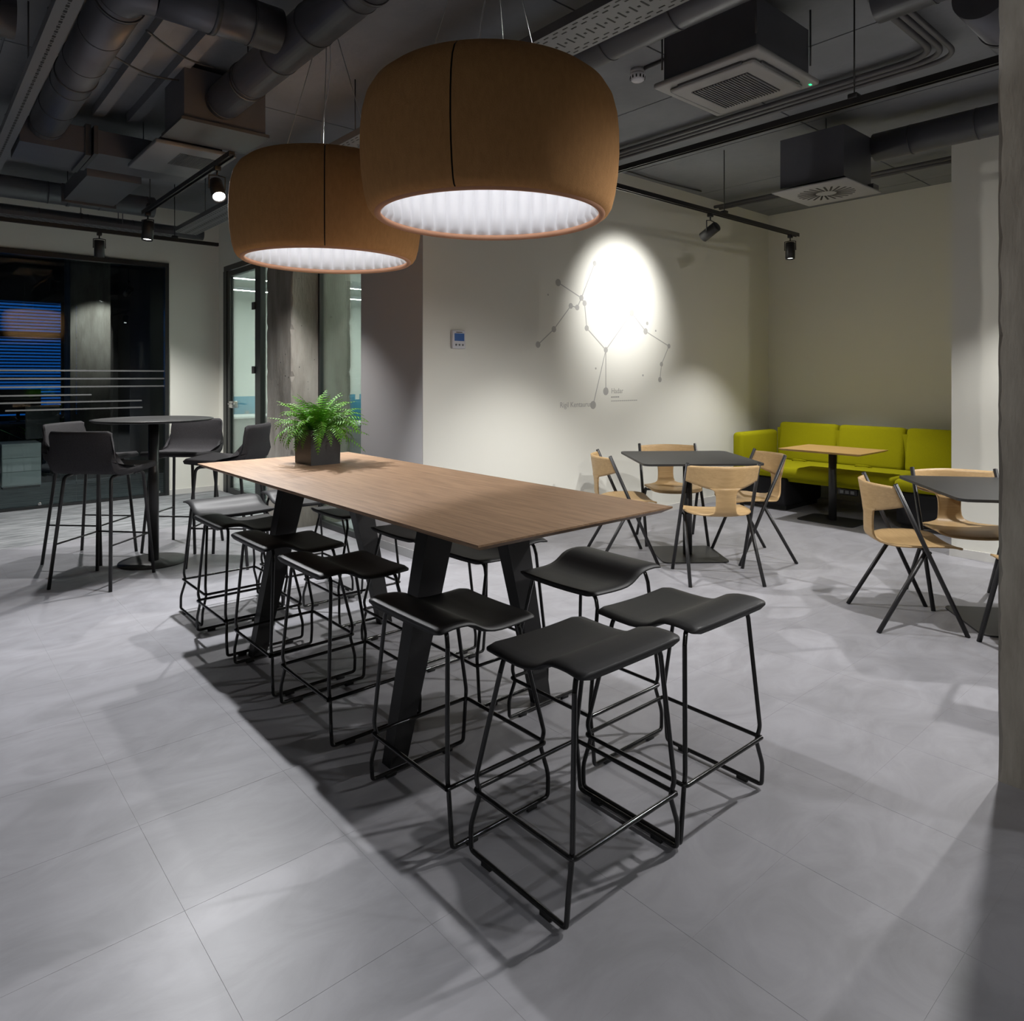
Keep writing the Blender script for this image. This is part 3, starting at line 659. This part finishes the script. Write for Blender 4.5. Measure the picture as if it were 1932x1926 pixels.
# plenum boxes, flat ducts
def boxthing(name, lb, parts, cat='air box'):
    o = tag(empty(name, parts[0][1][0:6:2]), lb, cat); loc = Vector(o.location)
    for nm, b, m in parts: MB().box(b[0]-loc.x, b[1]-loc.x, b[2]-loc.y, b[3]-loc.y, b[4]-loc.z, b[5]-loc.z).build(nm, m, o)
    return o
boxthing('plenum_box', 'square plenum box at the end of duct over the oak table', [('box_body', (1.30, 1.80, 4.52, 4.93, 2.955, 3.27), 'duct'), ('flange', (1.28, 1.82, 4.50, 4.94, 2.935, 2.955), 'duct_band'), ('hanger_rod', (1.34, 1.346, 4.55, 4.556, 3.27, CZ), 'duct_band')])
boxthing('flat_duct', 'flat rectangular duct beyond the round duct end', [('duct_body', (.605, .985, 5.72, 6.22, 2.96, 3.14), 'duct'), ('flange', (.985, 1.02, 5.70, 6.24, 2.94, 3.16), 'duct_band'), ('hanger_rod', (.8, .806, 5.9, 5.906, 3.14, CZ), 'duct_band')], 'duct')
boxthing('flat_duct', 'flat rectangular duct leading to the grille cassette', [('duct_body', (1.025, 1.75, 5.66, 6.12, 2.955, 3.12), 'duct'), ('flange', (1.025, 1.05, 5.63, 6.15, 2.94, 3.14), 'duct_band'), ('hanger_rod', (1.4, 1.406, 5.9, 5.906, 3.12, CZ), 'duct_band')], 'duct')
boxthing('flat_duct', 'flat rectangular duct turning towards the far wall', [('duct_body', (1.08, 1.46, 6.2, 7.2, 2.92, 3.05), 'duct'), ('flange', (1.06, 1.48, 7.17, 7.21, 2.90, 3.06), 'duct_band'), ('hanger_rod', (1.2, 1.206, 6.5, 6.506, 3.05, CZ), 'duct_band')], 'duct')
g = tag(empty('grille_cassette', (1.5, 5.335, 2.9)), 'flat ceiling cassette with square mesh grille near the round table', 'air conditioner')
MB().rbox(-.25, .27, -.38, .36, 0, .03, .006, 2).build('panel', 'tray', g); MB().box(-.2, .2, -.3, .3, .03, .07).build('housing', 'duct', g)
for i in range(22): MB().box(-.06+i*.0115, -.0535+i*.0115, -.24, .06, -.003, .0).build('grille_slat', 'duct_band', g)
bx = tag(empty('diffuser_box', (5.27, 2.44, 2.76)), 'dark plenum box with square swirl diffuser plate', 'air box')
MB().box(-.20, .26, -.22, .26, .05, .42).build('box_body', 'duct', bx); MB().rbox(-.3, .3, -.28, .28, 0, .012, .003, 1).build('diffuser_plate', 'ac_white', bx)
MB().box(.20, .30, -.26, .26, .012, .06).build('side_flange', 'duct_band', bx)
MB().tube([(.0, 0, .42), (0, 0, CZ-2.76)], .004, 6).build('hanger_rod', 'duct_band', bx)
for i in range(24):
    a = 2*math.pi*i/24; MB().box(.07, .20, -.007, .007, -.0015, .0005, Matrix.Rotation(a, 4, 'Z') @ Matrix.Translation((0, .02, 0))).build('swirl_slot', 'dark', bx)
# slotted channel, cable trays
def tray(name, x0, x1, y0, y1, z, lip, lb, rows, pitch, slot, m='tray', along='Y', hang=()):
    o = tag(empty(name, ((x0+x1)/2, (y0+y1)/2, z)), lb, 'cable tray'); hx, hy = (x1-x0)/2, (y1-y0)/2
    MB().box(-hx, hx, -hy, hy, 0, .002).build('tray_bed', m, o)
    if along == 'Y': MB().box(-hx, -hx+.002, -hy, hy, .002, lip).box(hx-.002, hx, -hy, hy, .002, lip).build('side_rail', m, o)
    else: MB().box(-hx, hx, -hy, -hy+.002, .002, lip).box(-hx, hx, hy-.002, hy, .002, lip).build('side_rail', m, o)
    s = MB(); L = 2*(hy if along == 'Y' else hx); n = int(L/pitch)
    for i in range(n):
        for (off, w, l, sh) in rows:
            c = -L/2+(i+.5+sh)*pitch; a = (off-w/2, off+w/2, c-l/2, c+l/2)
            s.box(*(a if along == 'Y' else a[2:]+a[:2]), -.0012, .0004)
    tag(s.build('perforation', 'dark', o), kind='stuff')
    for h in hang:
        p = (0, h) if along == 'Y' else (h, 0)
        for q in (-1, 1):
            e = (q*hx*.95, p[1]) if along == 'Y' else (p[0], q*hy*.95)
            MB().tube([(*e, lip), (*e, CZ-z)], .004, 6).build('hanger_rod', 'duct_band', o)
    return o
tray('slotted_channel', .50, .592, -3.5, 7.3, 2.98, .05, 'narrow slotted steel channel crossing above the bar table', [(0, .014, .022, 0), (0, .010, .009, .5)], .06, 1, hang=(0, 2.5, 4.5))
tray('cable_tray', 2.245, 2.485, -3.5, 8.2, 2.95, .045, 'wide perforated cable tray above the pendant lamps', [(-.10, .006, .03, 0), (-.075, .006, .03, .5), (0, .055, .008, 0), (0, .012, .012, .5), (.075, .006, .03, .5), (.10, .006, .03, 0)], .062, 1, hang=(-1.2, 1.8, 4.8))
tray('cable_tray', -4.0, 2.2, 7.95, 8.15, 2.88, .04, 'perforated cable tray along the far wall above the glass', [(-.06, .008, .035, 0), (.0, .008, .035, .5), (.06, .008, .035, 0)], .07, 1, 'duct', 'X', hang=(-1, 1.2, 2.6))
tray('cable_tray', 3.0, 5.6, .66, .80, 2.9, .05, 'bright steel cable tray passing behind the column head', [(0, .008, .035, 0)], .07, 1, 'tray', 'X', hang=(.4,))
for i, (x, lb) in enumerate(((1.08, 'slim ceiling rib beside the branch duct'), (1.30, 'slim ceiling rib next to the plenum box'))):
    S('trim_%d' % (i+1), MB().box(x-.035, x+.035, 3.0, 5.8, CZ-.07, CZ), 'slab', label=lb)
# refrigerant pipes bending beside the long track
for i in range(3):
    o = 4.575+i*.038
    tag(MB().tube(bend([(o, 4.3, 3.27-.012*i), (o, 1.47-i*.05, 3.27-.012*i), (2.9, 1.47-i*.05, 3.27-.012*i)], .18, 8), .019-.002*i, 10).build('insulated_pipe', 'copper_grey'),
        'insulated grey pipe in the bent bundle above the long track', 'pipe', 'bent pipe bundle under the slab')
for i in range(2):
    tag(MB().tube([(6.75+i*.1, 1.87, 3.24), (6.75+i*.1, 4.36, 3.24)], .018, 10).build('ceiling_pipe', 'copper_grey'), 'straight thin pipe above the sofa niche', 'pipe', 'pipes above the sofa')
tag(MB().tube(bend([(4.3, 4.25, 3.31), (5.0, 4.24, 3.30), (5.6, 4.27, 3.305), (6.3, 4.23, 3.31)], .2, 5), .008, 8).build('cable_conduit', 'duct_band'), 'thin conduit clipped under slab along the spotlit wall', 'conduit')
for p, q, lb in (((.86, 3.56, 2.98), (1.40, 4.3, 3.21), 'loose thin cable from the elbow duct to the plenum box'), ((.875, 4.3, 3.12), (1.29, 4.6, 3.2), 'loose black cable crossing under the ceiling ribs')):
    a, b = Vector(p), Vector(q); tag(MB().tube([a.lerp(b, i/12)+Vector((0, 0, -.03*math.sin(math.pi*i/12))) for i in range(13)], .006, 7).build('loose_cable', 'duct_band'), lb, 'cable')
# ceiling cassette
ac = tag(empty('ceiling_cassette', (3.375, 2.05, 2.93)), 'grey four way ceiling cassette with striped grille hanging from slab', 'air conditioner')
MB().box(-.265, .265, -.27, .27, .03, .29).build('housing', 'duct', ac)
MB().rbox(-.31, .31, -.31, .31, .0, .03, .012, 3).build('panel', 'ac_white', ac)
MB().rbox(-.25, .25, -.25, .25, -.022, .0, .018, 3).build('inner_panel', 'ac_white', ac)
for i in range(4):
    M = Matrix.Rotation(R(90*i), 4, 'Z')
    MB().rbox(-.19, .19, .224, .262, -.014, .004, .006, 2, M).build('vane', 'duct_band', ac)
    p = M @ Vector((.29, .29, 0)); MB().tube([(p.x*.95, p.y*.95, .1), (p.x*.95, p.y*.95, CZ-2.93)], .005, 6).build('hanger_rod', 'duct_band', ac)
MB().box(-.165, .165, -.165, .165, -.0235, -.0215).build('grille_back', 'dark', ac)
for i in range(20): MB().box(-.165, .165, -.162+i*.0168, -.1545+i*.0168, -.029, -.0235).build('grille_slat', 'tray', ac)
MB().box(.262, .278, -.283, -.272, -.003, .001).build('status_led', 'green_led', ac)
MB().tube(bend([(.0, .1, .29), (-.02, .25, .33), (.06, .34, .22), (.1, .3, .12), (.1, .24, .12)], .06, 5), .016, 10).tube(bend([(.12, .1, .29), (.12, .28, .34), (.2, .34, .25), (.2, .24, .2)], .06, 5), .014, 10).build('pipe_connection', 'copper_grey', ac)
sd = tag(empty('smoke_detector', (3.528, 2.837, CZ)), 'white round smoke detector on the slab beside the cassette', 'smoke detector')
MB().lathe([(0, 0), (.045, 0), (.045, -.035), (0, -.035)], 28).build('base', 'white_plastic', sd); MB().lathe([(.05, -.034), (.05, -.04), (.042, -.068), (.034, -.075), (0, -.077)], 28).build('sensor_head', 'white_plastic', sd)
for i in range(12): a = 2*math.pi*i/12; MB().box(.045, .0485, -.004, .004, -.064, -.046, Matrix.Rotation(a, 4, 'Z')).build('vent_slot', 'dark', sd)
tag(MB().tube([(3.528, 2.78, CZ-.012), (3.528, 2.37, CZ-.012)], .012, 8).build('conduit', 'duct_band'), 'short conduit from smoke detector to cassette', 'conduit')
# ------------------------------------------------------------------ wall print and thermostat
wp = tag(empty('wall_print', (4.9, WY, 1.7)), 'grey constellation line print with star names on the wall', 'wall print')
def wpt(px, py): p = atY(px, py, WY); return (p.x-4.9, p.z-1.7)
ST = dict(a=(1122, 497, 5), b=(1053, 533, 7), c=(1097, 562, 5.5), d=(1103, 572, 5.5), e=(1077, 577, 5.5), f=(1089, 580, 5.5), g=(1045, 621, 6), h=(1015, 650, 6.2), i=(1107, 619, 5.5), j=(1143, 660, 5.5), k=(1143, 738, 7.5), l=(1119, 764, 7.8), m=(1192, 590, 6.5), n=(1218, 625, 6), o=(1262, 653, 4.5), p=(1248, 687, 4.5), q=(1245, 716, 5), r1=(1034, 556, 2), r2=(1124, 695, 2), r3=(1213, 708, 2), r4=(1221, 610, 3.5), r5=(1237, 624, 2))
for k, (px, py, rp) in ST.items():
    x, z = wpt(px, py); dpt = atY(px, py, WY); rr = rp/PF*dpt.xy.length*.98
    hexd = [(x+rr*math.cos(2*math.pi*i/20), z+rr*math.sin(2*math.pi*i/20)) for i in range(20)]
    MB().add([(u, -.0012, v) for u, v in hexd]+[(u, 0, v) for u, v in hexd], [tuple(range(20))]+[(i, (i+1) % 20, 20+(i+1) % 20, 20+i) for i in range(20)]).build('star_dot', 'vinyl', wp)
for a, b in ('ac', 'bc', 'cd', 'cf', 'ef', 'eg', 'gh', 'di', 'ij', 'jk', 'jl', 'jm', 'mn', 'no', 'op', 'pq'):
    p, q = Vector(wpt(*ST[a][:2])), Vector(wpt(*ST[b][:2])); d = (q-p).normalized(); nn = Vector((-d.y, d.x))*.0045
    c = [p+nn, q+nn, q-nn, p-nn]; MB().add([(v.x, -.001, v.y) for v in c]+[(v.x, 0, v.y) for v in c], [(0, 1, 2, 3), (0, 1, 5, 4), (1, 2, 6, 5), (2, 3, 7, 6), (3, 0, 4, 7)]).build('print_line', 'vinyl', wp)
def text(s, x, z, h, par, y=-.0012, name='lettering'):
    c = bpy.data.curves.new(name, 'FONT'); c.body = s; c.size = h; c.extrude = .0004; c.materials.append(MATS['vinyl'])
    tmp = bpy.data.objects.new('tmp_text', c); COL.objects.link(tmp); dg = bpy.context.evaluated_depsgraph_get(); me = bpy.data.meshes.new_from_object(tmp.evaluated_get(dg)); bpy.data.objects.remove(tmp)
    o = bpy.data.objects.new(name, me); COL.objects.link(o); o.parent = par; o.location = (x, y, z); o.rotation_euler = (R(90), 0, 0); return o
x, z = wpt(1056, 769); text('Rigil Kentaurus', x, z, .067, wp)
x, z = wpt(1153, 742); text('Hadar', x, z, .07, wp)
for (px0, px1, py, hh) in ((1153, 1171, 749, .012), (1153, 1205, 756.5, .008)):      # two lines of print too fine to read
    x0, z = wpt(px0, py); x1, _ = wpt(px1, py); n = int((x1-x0)/.03)
    for i in range(n): MB().box(x0+i*.03, x0+i*.03+.024, -.001, 0, z-hh/2, z+hh/2).build('fine_print', 'vinyl', wp)
th = tag(empty('thermostat', (3.25, WY, 1.665)), 'small white wall thermostat with blue screen', 'thermostat')
MB().rbox(-.062, .062, -.028, 0, -.07, .07, .006, 2).build('case', 'white_plastic', th)
MB().box(-.045, .048, -.0295, -.028, -.012, .046).build('screen', 'lcd', th)
for i in range(3): MB().lathe([(0, 0), (.008, 0), (.008, .002), (0, .002)], 14).build('button', 'tray', th).matrix_local = Matrix.Translation((-.03+i*.032, -.0285, -.042)) @ Matrix.Rotation(R(90), 4, 'X')
MB().box(-.03, .03, -.0288, -.028, .053, .058).build('screen_mark', 'dark', th)
# ------------------------------------------------------------------ lit office behind the partition
for x0, x1, y, lb in ((3.5, 8.5, 5.9, 'added slim linear fill light in lit office behind the grey wall pier'), (3.3, 8.5, 8.6, 'a'), (3.3, 8.5, 10.3, 'slim linear ceiling light in lit office above the desks'), (3.3, 8.5, 11.7, 'slim linear ceiling light in lit office close to the far office wall')):  # first one is hidden, added to brighten the column behind the glass
    if lb == 'a': lb = 'slim linear ceiling light in lit office just behind the door'
    o = tag(empty('linear_light', ((x0+x1)/2, y, 2.8)), lb, 'ceiling light', 'linear office lights'); hw = (x1-x0)/2
    MB().box(-hw, hw, -.03, .03, .004, .05).build('housing', 'white_plastic', o); MB().box(-hw, hw, -.028, .028, 0, .004).build('diffuser_strip', 'tube_light', o)
    for q in (-1, 1): MB().tube([(q*hw*.8, 0, .05), (q*hw*.8, 0, .25)], .002, 5).build('hanger_wire', 'steel_wire', o)
def desk(x, y, lb):
    o = tag(empty('office_desk', (x, y, 0)), lb, 'desk', 'white office desks')
    MB().box(-.8, .8, -.4, .4, .715, .74).build('desk_top', 'desk_white', o)
    for q in (-1, 1): MB().box(q*.75-.02, q*.75+.02, -.37, .37, 0, .715).build('leg', 'desk_white', o)
    MB().box(-.73, .73, -.36, -.345, .15, .71).build('modesty_panel', 'room_grey', o)
    return o
for i, (x, y, lb) in enumerate(((3.95, 11.6, 'white office desk beside the office divider wall'), (5.7, 11.6, 'white office desk next to the divider-wall desk'), (7.4, 11.6, 'white office desk in the far office corner'), (5.2, 8.9, 'white office desk behind the concrete column'))):
    desk(x, y, lb)
    s = tag(empty('desk_screen', (x, y+.40, .741)), lb.replace('white office desk', 'teal fabric screen on desk'), 'desk divider', 'teal desk screens')
    MB().rbox(-.8, .8, -.018, .018, 0, .30, .008, 2).build('screen_panel', 'teal', s)
    for q in (-1, 1): MB().box(q*.5-.03, q*.5+.03, -.03, .0, -.0005, .05).build('clamp', 'tray', s)
# ------------------------------------------------------------------ dark office beyond the far glazing
cd = MB().box(1.88, 2.40, 12.0, 12.5, 0, CZ).build('concrete_pier', 'concrete'); tag(cd, 'concrete pier lit by a small spot in the dark office', None, None, 'structure')
pd = tag(empty('drawer_pedestal', (1.13, 10.75, 0)), 'white drawer pedestal behind the dark glass wall', 'cabinet')
MB().box(-.2, .2, -.26, .26, .03, .55).build('body', 'desk_white', pd); MB().box(-.19, .19, -.25, .25, 0, .03).build('plinth', 'dark', pd)
for i in range(3): MB().box(-.195, .195, -.272, -.26, .045+i*.168, .205+i*.168).build('drawer', 'desk_white', pd)
nd = tag(empty('dark_desk', (.7, 11.9, 0)), 'dark desk under the blue dusk window', 'desk')
MB().box(-1.6, 1.0, -.4, .4, .71, .74).build('desk_top', 'night_paint', nd)
for q in (-1.5, .9): MB().box(q-.03, q+.03, -.35, .35, 0, .71).build('leg', 'dark', nd)
for x, lb in ((.25, 'dark office chair at the dusk window desk, away from the pier'), (1.35, 'dark office chair at the dusk window desk, close to the pier')):
    o = tag(empty('office_chair', (x, 11.3, 0), R(200)), lb, 'chair', 'dark office chairs')
    MB().rbox(-.23, .23, -.22, .22, .44, .5, .02, 2).build('seat', 'night_paint', o); MB().rbox(-.21, .21, .2, .24, .56, 1.0, .015, 2).build('backrest', 'room_grey', o)
    MB().tube([(0, 0, .06), (0, 0, .44)], .025, 10).build('gas_lift', 'black_metal', o)
    for i in range(5): a = R(72*i); MB().tube([(0, 0, .08), (.27*math.cos(a), .27*math.sin(a), .05)], .015, 6).build('base_arm', 'black_metal', o); MB().tube([(.27*math.cos(a), .27*math.sin(a)-.01, .03), (.27*math.cos(a), .27*math.sin(a)+.01, .03)], .03, 10).build('caster', 'dark', o)
    MB().tube([(0, .21, .46), (0, .25, .62)], .012, 6).build('back_arm', 'black_metal', o)
o = tag(empty('monitor', (1.25, 12.0, .741)), 'black monitor on the dusk window desk', 'monitor')
MB().rbox(-.27, .27, -.012, .012, .12, .46, .006, 2).build('screen', 'dark', o); MB().box(-.02, .02, -.01, .03, 0, .2).build('stand', 'dark', o); MB().box(-.11, .11, -.08, .08, 0, .01).build('foot', 'dark', o)
o = tag(empty('pot_plant', (1.62, 12.7, 0)), 'dark leafy pot plant silhouetted against the dusk window', 'plant')
MB().lathe([(0, 0), (.14, 0), (.17, .32), (.15, .32), (0, .30)], 20).build('pot', 'dark', o)
lf = MB(); rl = random.Random(4)
for i in range(26):
    a = rl.uniform(0, 6.28); e = R(rl.uniform(25, 80)); L = rl.uniform(.5, 1.0); d = Vector((math.cos(a)*math.cos(e), math.sin(a)*math.cos(e), math.sin(e))); s = Vector((-math.sin(a), math.cos(a), 0))*.035; b = Vector((0, 0, .3)); c = b+d*L*.6; t_ = b+d*L+Vector((0, 0, -.15*L))
    lf = MB().add([b, c-s, t_, c+s], [(0, 1, 2, 3)]).build('leaf', 'fern_leaf', o)
spot(2.47, 11.2, (2.25, 12.0, 2.05), 90, 62, .7, 'small spotlight washing the pier in the dark office', zt=2.75, lens='lens_dim')
tag(MB().tube([(2.47, 11.2, 2.75), (2.47, 11.2, CZ)], .008, 8).build('pendant_rod', 'black_metal'), 'rod carrying the small spot in the dark office', 'rod')
